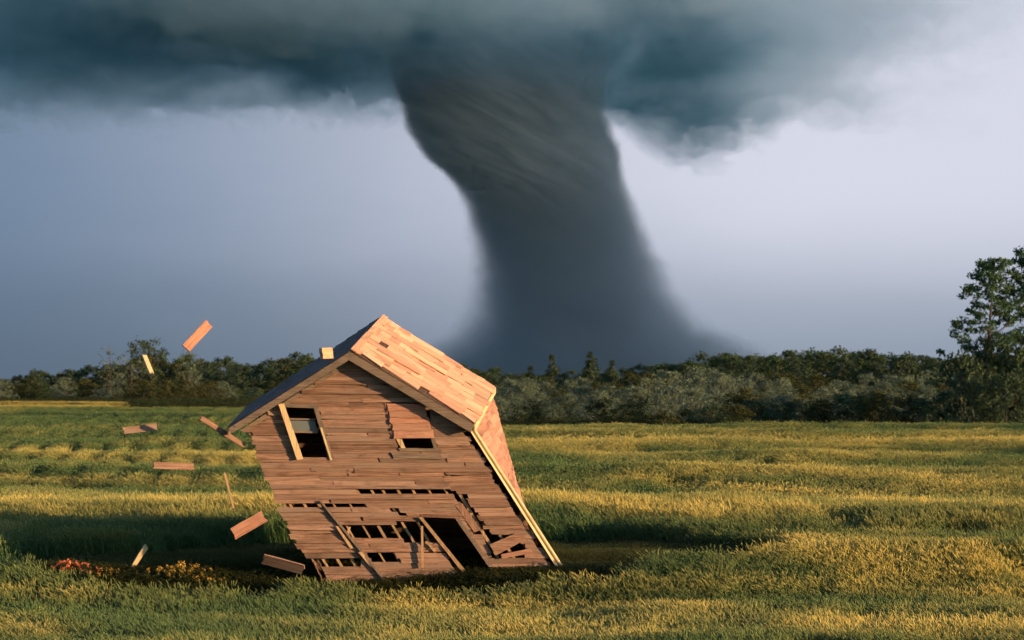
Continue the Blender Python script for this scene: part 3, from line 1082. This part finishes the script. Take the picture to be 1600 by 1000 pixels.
# grey-green willows behind the field
stop_ = [(700, 600), (780, 590), (850, 592), (920, 594), (980, 586), (1040, 572), (1090, 576), (1200, 584), (1300, 588), (1380, 584), (1480, 582), (1600, 580), (1750, 580)]
for rw, (Y0, dyy) in enumerate(((205, 38), (245, 26), (290, 14), (345, 2))):
    for q, px in enumerate(range(690, 1760, 44 - rw * 4)):
        pxx = px + rnd.uniform(-12, 12)
        Y = Y0 + rnd.uniform(-12, 12)
        loc = at(pxx, Y)
        hh = tree_h(ip(stop_, pxx) + dyy + rnd.uniform(-5, 7), Y, loc.z)
        s = max(0.35, hh / 4.2)
        plant('willow_shrub', SHRUB[(q + rw) % 4], M_LWILLOW if rnd.random() < 0.72 else M_LOLIVE, loc, rnd.uniform(0, 6.28), (s * 1.2, s * 1.2, s),
              'grey green willow shrub in the %s row of the thicket behind the right field' % ('nearest', 'second', 'third', 'farthest')[rw], 'shrub', 'willow shrubs behind the field', 'stem', 'foliage')
# dark low bushes along the field edge
for q, px in enumerate(range(1010, 1780, 33)):
    pxx = px + rnd.uniform(-8, 8)
    Y = 186 + rnd.uniform(-4, 6)
    loc = at(pxx, Y)
    s = tree_h(interp([(1000, 648), (1150, 630), (1300, 622), (1480, 618), (1800, 600)], pxx) + rnd.uniform(-4, 6), Y, loc.z) / 3.6
    plant('field_edge_bush', BUSH[q % 3], M_LDARK if rnd.random() < .6 else M_LOLIVE, loc, rnd.uniform(0, 6.28), (s * 1.35, s * 1.2, s),
          'low dark bush along the far edge of the right field', 'bush', 'dark bushes at the field edge', 'stem', 'foliage')
# the dark mass under the tall trees
for px, py, Y, lab in ((1502, 556, 182, 'dark rounded bush leftmost under the tall right tree'), (1545, 540, 186, 'tall dark bush right below the tall tree crown'), (1590, 548, 184, 'dark bush at the right edge under the tall trees'),
                       (1520, 596, 176, 'lower dark bush before the tall right tree'), (1572, 590, 175, 'broad dark bush before the trees at the right edge'), (1640, 560, 184, 'dark bush just beyond the right edge')):
    loc = at(px, Y)
    s = tree_h(py, Y, loc.z) / 3.6
    plant('dark_bush', BUSH[px % 3], M_LDARK, loc, px * .7, (s * .75, s * .75, s), lab, 'bush', None, 'stem', 'foliage')
# tall trees at the right
T1 = tree_meshes('tall_tree', 12.5, 4.2, 3.0, 175, 52, 0.13, 0.43, 'poplar', 90, 0.17)
T2 = tree_meshes('tall_tree_b', 13.5, 3.9, 3.0, 175, 52, 0.13, 0.45, 'poplar', 91, 0.19)
loc = at(1540, 188)
s = tree_h(404, 188, loc.z) / 12.6
plant('tall_tree', T1, M_LTREE, loc, 0.4, (s * 1.12, s * 1.12, s), 'airy leafy tree standing tall at right, sky showing through', 'tree')
loc = at(1618, 190)
s = tree_h(380, 190, loc.z) / 13.6
plant('tall_tree', T2, M_LTREE, loc, 1.4, (s * 1.0, s * 1.0, s), 'tallest leafy tree cut by the right edge of the picture', 'tree')


# ------------------------------------------------------------- the crop
M_STALK = leaf_mat('crop_leaf', (0.068, 0.160, 0.074), (0.130, 0.235, 0.098), 0.35, True, ((0.24, 0.29, 0.07), (0.40, 0.38, 0.10)))
M_EAR = leaf_mat('crop_ear', (0.10, 0.19, 0.085), (0.19, 0.27, 0.105), 0.3, True, ((0.66, 0.55, 0.17), (0.85, 0.72, 0.25)))
M_GRASS = leaf_mat('short_grass_leaf', (0.05, 0.075, 0.028), (0.10, 0.11, 0.045), 0.3)


def tuft(name, seed, n, rad, wd, ear=True, lean=0.18):
    rng = np.random.default_rng(seed)
    V, Fq, Mi = [], [], []
    for _ in range(n):
        p = np.array([rng.normal() * rad, rng.normal() * rad, -0.05])
        h = rng.uniform(0.72, 1.0)
        an = rng.random() * 6.283
        ln = lean * rng.uniform(0.2, 1.4)
        d = np.array([math.cos(an) * ln - 0.05, math.sin(an) * ln, 0])
        sa_ = rng.random() * 6.283
        s = np.array([math.cos(sa_), math.sin(sa_), 0]) * wd * rng.uniform(.6, 1.2)
        m1 = p + d * .35 + np.array([0, 0, h * .55])
        m2 = p + d + np.array([0, 0, h])
        b = len(V)
        V += [p - s, p + s, m1 + s * .8, m1 - s * .8, m2 + s * .25, m2 - s * .25]
        Fq += [[b, b + 1, b + 2, b + 3], [b + 3, b + 2, b + 4, b + 5]]
        Mi += [0, 0]
        # a leaf blade
        t = rng.uniform(0.3, 0.8)
        q0 = p + d * t * t + np.array([0, 0, h * t])
        la = rng.random() * 6.283
        dd = np.array([math.cos(la), math.sin(la), 0]) * 0.17
        b = len(V)
        sv = np.cross(dd, (0, 0, 1)) / 0.17 * wd * 1.1
        V += [q0 - sv * .6, q0 + sv * .6, q0 + dd * .6 + sv + (0, 0, .12), q0 + dd * .6 - sv + (0, 0, .12), q0 + dd * 1.3 + (0, 0, .06) + sv * .1, q0 + dd * 1.3 + (0, 0, .06) - sv * .1]
        Fq += [[b, b + 1, b + 2, b + 3], [b + 3, b + 2, b + 4, b + 5]]
        Mi += [0, 0]
        if ear:
            b = len(V)
            up = np.array([d[0] * .4 - .02, d[1] * .4, 0.10 * rng.uniform(.8, 1.3)])
            c = m2 - up * .3
            e = wd * 1.15
            V += [c + (e * .4, 0, 0), c + (0, e * .4, 0), c - (e * .4, 0, 0), c - (0, e * .4, 0)]
            cm = c + up * .5
            V += [cm + (e, 0, 0), cm + (0, e, 0), cm - (e, 0, 0), cm - (0, e, 0)]
            ct = c + up * 1.15
            V += [ct + (e * .2, 0, 0), ct + (0, e * .2, 0), ct - (e * .2, 0, 0), ct - (0, e * .2, 0)]
            for k2 in range(2):
                for q in range(4):
                    Fq.append([b + k2 * 4 + q, b + k2 * 4 + (q + 1) % 4, b + k2 * 4 + 4 + (q + 1) % 4, b + k2 * 4 + 4 + q])
                    Mi.append(1)
    me = npmesh(name, np.array(V), np.array(Fq))
    me.materials.append(M_STALK if ear else M_GRASS)
    if ear:
        me.materials.append(M_EAR)
    me.polygons.foreach_set('material_index', np.array(Mi, np.int32))
    return bpy.data.objects.new(name, me)


def scatter(name, pts, rz, scl, gold, var, col, **kw):
    me = bpy.data.meshes.new(name)
    me.vertices.add(len(pts))
    me.vertices.foreach_set('co', np.asarray(pts, np.float32).ravel())
    a = me.attributes.new('rot', 'FLOAT_VECTOR', 'POINT')
    rv = np.zeros((len(pts), 3), np.float32)
    if np.ndim(rz) == 2:
        rv[:] = rz
    else:
        rv[:, 2] = rz
    a.data.foreach_set('vector', rv.ravel())
    a = me.attributes.new('scl', 'FLOAT_VECTOR', 'POINT')
    a.data.foreach_set('vector', np.asarray(scl, np.float32).ravel())
    a = me.attributes.new('gold', 'FLOAT', 'POINT')
    a.data.foreach_set('value', np.asarray(gold, np.float32))
    a = me.attributes.new('var', 'INT', 'POINT')
    a.data.foreach_set('value', np.asarray(var, np.int32))
    ob = link(name, me, None)
    tag(ob, **kw)
    g = bpy.data.node_groups.new(name + '_scatter', 'GeometryNodeTree')
    g.interface.new_socket('Geometry', in_out='INPUT', socket_type='NodeSocketGeometry')
    g.interface.new_socket('Geometry', in_out='OUTPUT', socket_type='NodeSocketGeometry')
    N = g.nodes.new
    gi, go = N('NodeGroupInput'), N('NodeGroupOutput')
    mtp = N('GeometryNodeMeshToPoints')
    ci = N('GeometryNodeCollectionInfo')
    ci.inputs['Collection'].default_value = col
    ci.inputs['Separate Children'].default_value = True
    ci.inputs['Reset Children'].default_value = True
    iop = N('GeometryNodeInstanceOnPoints')
    iop.inputs['Pick Instance'].default_value = True

    def attr(nm, ty):
        n = N('GeometryNodeInputNamedAttribute')
        n.data_type = ty
        n.inputs[0].default_value = nm
        return n.outputs[0]
    L = g.links.new
    L(gi.outputs[0], mtp.inputs[0])
    L(mtp.outputs[0], iop.inputs['Points'])
    L(ci.outputs[0], iop.inputs['Instance'])
    L(attr('var', 'INT'), iop.inputs['Instance Index'])
    L(attr('rot', 'FLOAT_VECTOR'), iop.inputs['Rotation'])
    L(attr('scl', 'FLOAT_VECTOR'), iop.inputs['Scale'])
    L(iop.outputs[0], go.inputs[0])
    md = ob.modifiers.new('scatter', 'NODES')
    md.node_group = g
    return ob


crop_col = bpy.data.collections.new('crop_tufts')
for q in range(6):
    crop_col.objects.link(tuft('crop_tuft_%d' % q, 100 + q, 16, 0.10, 0.0095))
grass_col = bpy.data.collections.new('grass_tufts')
for q in range(4):
    grass_col.objects.link(tuft('grass_tuft_%d' % q, 120 + q, 10, 0.10, 0.012, False, 0.5))

# sunlit streaks across the field, painted golden into the crop, read off the photograph as (px, py, half width in rows)
SUN_STREAKS = [
    ([(0, 783), (200, 791), (420, 806)], 5, 0.8), ([(0, 738), (200, 742), (450, 752)], 7, 0.6), ([(40, 700), (100, 704), (160, 712)], 8, 0.5),
    ([(300, 700), (400, 708)], 12, 0.45), ([(820, 792), (1000, 806), (1150, 826)], 6, 0.8), ([(1100, 825), (1300, 850), (1600, 872)], 20, 1.0), ([(930, 895), (1350, 900)], 14, 0.55),
    ([(1000, 740), (1300, 772), (1620, 806)], 5, 0.75), ([(1100, 735), (1300, 738), (1620, 752)], 5, 0.5), ([(930, 682), (1200, 684), (1620, 688)], 9, 0.6),
    ([(850, 690), (930, 700)], 12, 0.4), ([(1250, 705), (1450, 712)], 6, 0.4), ([(640, 940), (850, 930), (1100, 940)], 12, 0.5), ([(1380, 880), (1600, 884)], 8, 0.8),
    ([(1530, 915), (1620, 918)], 9, 0.9), ([(800, 985), (1000, 985)], 16, 0.45), ([(1300, 975), (1600, 975)], 14, 0.55), ([(0, 915), (120, 925)], 10, 0.5), ([(0, 975), (60, 980)], 12, 0.5),
    ([(820, 750), (900, 755)], 6, 0.4), ([(1180, 800), (1400, 822)], 5, 0.4),
]


def ripe_and_lit(px, py, x, y):
    v = 0.30 * sstep(0.46, 0.68, fbm(x * 0.10, y * 0.11, 21.0)) + 0.30 * sstep(0.5, 0.72, fbm(x * 0.5, y * 0.6, 23.0))
    for pts, hw, amt in SUN_STREAKS:
        xp = np.array([p[0] for p in pts], float)
        yp = np.array([p[1] for p in pts], float)
        yc = np.interp(px, xp, yp) + 6 * (vnoise(px * .012, py * 0 + 1, hw) - .5)
        side_ = np.maximum(0, np.maximum(xp[0] - px, px - xp[-1])) / 60.0
        v = v + amt * np.exp(-((py - yc) / hw) ** 2) * np.exp(-side_ ** 2)
    # greener ground left of the house
    v = v - 0.25 * np.exp(-((px - 150) / 260) ** 2 - ((py - 665) / 35) ** 2)
    # shade on the ring's back rim, put in as greener crop
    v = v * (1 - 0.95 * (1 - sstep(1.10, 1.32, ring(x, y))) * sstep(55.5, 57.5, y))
    return np.clip(v, 0, 1)


def crop_points(y0, y1, dens, k, xmin=-0.27, xmax=0.30, h0=0.75):
    n = int((y1 * y1 - y0 * y0) / 2 * (xmax - xmin) * dens)
    u = nr.random(n)
    y = np.sqrt(y0 * y0 + u * (y1 * y1 - y0 * y0))
    x = nr.uniform(xmin, xmax, n) * y
    far = np.where(x / y > -0.02, 178 + 5 * vnoise(x * .08, y * 0, 2), 262 + 12 * vnoise(x * .03, y * 0, 3))
    keep = (clearing(x, y) < 0.5) & (y < far)
    x, y = x[keep], y[keep]
    g = ground(x, y)
    px = 800 + F * x / y
    py = HY + F * (HC - g - h0) / y
    rp = ripe_and_lit(px, py, x, y)
    ht = h0 * (0.66 + 0.70 * fbm(x * .17, y * .30, 31.0)) * nr.uniform(0.86, 1.10, len(x)) + 0.07 * rp
    back = np.exp(-((y - 63) / 5.0) ** 2) * (y > 58)
    ht = ht * (1 + 0.38 * back)
    rows = 0.5 + 0.5 * np.cos(6.283 * (x + 0.06 * y ) / 1.6)
    wr = sstep(78, 95, y) * (1 - sstep(190, 250, y)) * (1 - sstep(-0.14, -0.09, x / y))
    ht = ht * (1 - 0.7 * wr * rows ** 2)
    gaps = (fbm(x * .7, y * .45, 41.0) < 0.30)
    ht = np.where(gaps, ht * .72, ht)
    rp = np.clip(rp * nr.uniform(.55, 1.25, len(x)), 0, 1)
    return np.stack([x, y, g], 1), np.stack([np.full(len(x), k), np.full(len(x), k), ht], 1), rp


parts = [crop_points(37.5, 72, 42, 1.0), crop_points(72, 125, 27, 1.4), crop_points(125, 270, 9.0, 2.2)]
pts = np.concatenate([p[0] for p in parts])
scl = np.concatenate([p[1] for p in parts])
golds = np.concatenate([p[2] for p in parts])
# the wind leans the stalks to the left in gusts
gust = fbm(pts[:, 0] * .16, pts[:, 1] * .20, 61.0)
rot3 = np.stack([nr.normal(0, .06, len(pts)), -(0.02 + 0.50 * sstep(.3, .75, gust)) * nr.uniform(.5, 1.2, len(pts)), nr.uniform(-.8, .8, len(pts))], 1)
scatter('wheat_crop', pts, rot3, scl, golds, nr.integers(0, 6, len(pts)), crop_col,
        label='standing wheat field, green with ripening patches and sunlit streaks coloured golden', cat='crop', kind='stuff')
# a ripe strip of another field far left
n = 2500
y = nr.uniform(285, 345, n)
x = nr.uniform(-0.30, -0.17, n) * y
scatter('ripe_crop_strip', np.stack([x, y, ground(x, y)], 1), nr.uniform(0, 6.28, n), np.stack([np.full(n, 5.0), np.full(n, 5.0), np.full(n, 0.7)], 1),
        np.clip(nr.normal(.9, .1, n), 0, 1), nr.integers(0, 6, n), crop_col, label='orange ripened strip of crop below the left treeline', cat='crop', kind='stuff')
# short trampled grass round the house and rough grass beyond the crop
n = 30000
x = nr.uniform(-10.5, 8, n)
y = nr.uniform(49.5, 61, n)
kp = clearing(x, y) > 0.3
x, y = x[kp], y[kp]
n = len(x)
hgt = 0.18 + 0.26 * fbm(x * .6, y * .6, 51)
g1 = (np.stack([x, y, ground(x, y)], 1), np.stack([np.ones(n), np.ones(n), hgt], 1))
n = 26000
y = np.sqrt(nr.uniform(178 ** 2, 520 ** 2, n))
x = nr.uniform(-0.28, 0.28, n) * y
g2 = (np.stack([x, y, ground(x, y)], 1), np.stack([np.full(n, 7.0), np.full(n, 7.0), nr.uniform(.35, .8, n)], 1))
pp = np.concatenate([g1[0], g2[0]])
ss = np.concatenate([g1[1], g2[1]])
scatter('rough_grass', pp, nr.uniform(0, 6.28, len(pp)), ss, np.zeros(len(pp)), nr.integers(0, 4, len(pp)), grass_col,
        label='short rough grass round the house and beyond the crop', cat='grass', kind='stuff')

# -------------------------------------------------------------- weeds
M_RED = leaf_mat('red_blossom', (0.58, 0.13, 0.075), (0.72, 0.28, 0.14), 0.25)
M_YEL = leaf_mat('yellow_blossom', (0.62, 0.36, 0.06), (0.75, 0.50, 0.12), 0.25)


def weed(name, loc, wx, wy, h, ns, bm_, label, cat, bl=0.035, group=None):
    r = empty(name, loc)
    st, cs = [], []
    for _ in range(ns):
        a, q = rnd.uniform(0, 6.28), rnd.random() ** .5
        b0 = np.array([math.cos(a) * q * wx, math.sin(a) * q * wy, -0.05])
        hh = h * rnd.uniform(.6, 1.1) * (1.15 - .5 * q * q)
        tp = b0 + np.array([rnd.uniform(-.08, .08), rnd.uniform(-.08, .08), hh + .05])
        st.append((b0, tp, 0.008, 0.005, 4))
        for k2 in range(3):
            cs.append(b0 + (tp - b0) * rnd.uniform(.62, 1.0))
    link('stems', npmesh(name + '_stems', *tubes(st)), M_GRASS, r)['kind'] = 'stuff'
    link('leaves', npmesh(name + '_leaves', *leaves(np.array([c * (1, 1, .7) for c in cs[::2]]), [0.09] * len(cs[::2]), 7, 0.045)), M_GRASS, r)['kind'] = 'stuff'
    link('blossoms', npmesh(name + '_blossoms', *leaves(np.array(cs), [0.05] * len(cs), 6, bl)), bm_, r)['kind'] = 'stuff'
    return tag(r, label, cat, group)


weed('red_flower_clump', at(108, 52.3), .46, .5, .30, 60, M_RED, 'glowing red flower clump, left one of the pair in the grass', 'flowers')
weed('red_flower_clump', at(143, 52.2), .34, .4, .24, 40, M_RED, 'smaller red flower clump, right one of the pair near the stake', 'flowers')
for px, Y, wx, h, ns, lab in ((282, 52.1, .55, .42, 60, 'largest clump of golden weeds midway between stake and house'), (325, 51.9, .45, .32, 40, 'golden weed clump nearest the house in the clearing'),
                              (165, 52.1, .45, .22, 40, 'low orange weed clump below the stake'), (245, 52.2, .5, .24, 40, 'low golden weed clump right of the stake foot'), (90, 52.0, .4, .2, 30, 'low golden weed clump below the red flowers')):
    weed('golden_weed', at(px, Y), wx, .5, h, ns, M_YEL, lab, 'weeds', 0.022, 'golden weeds in the clearing')
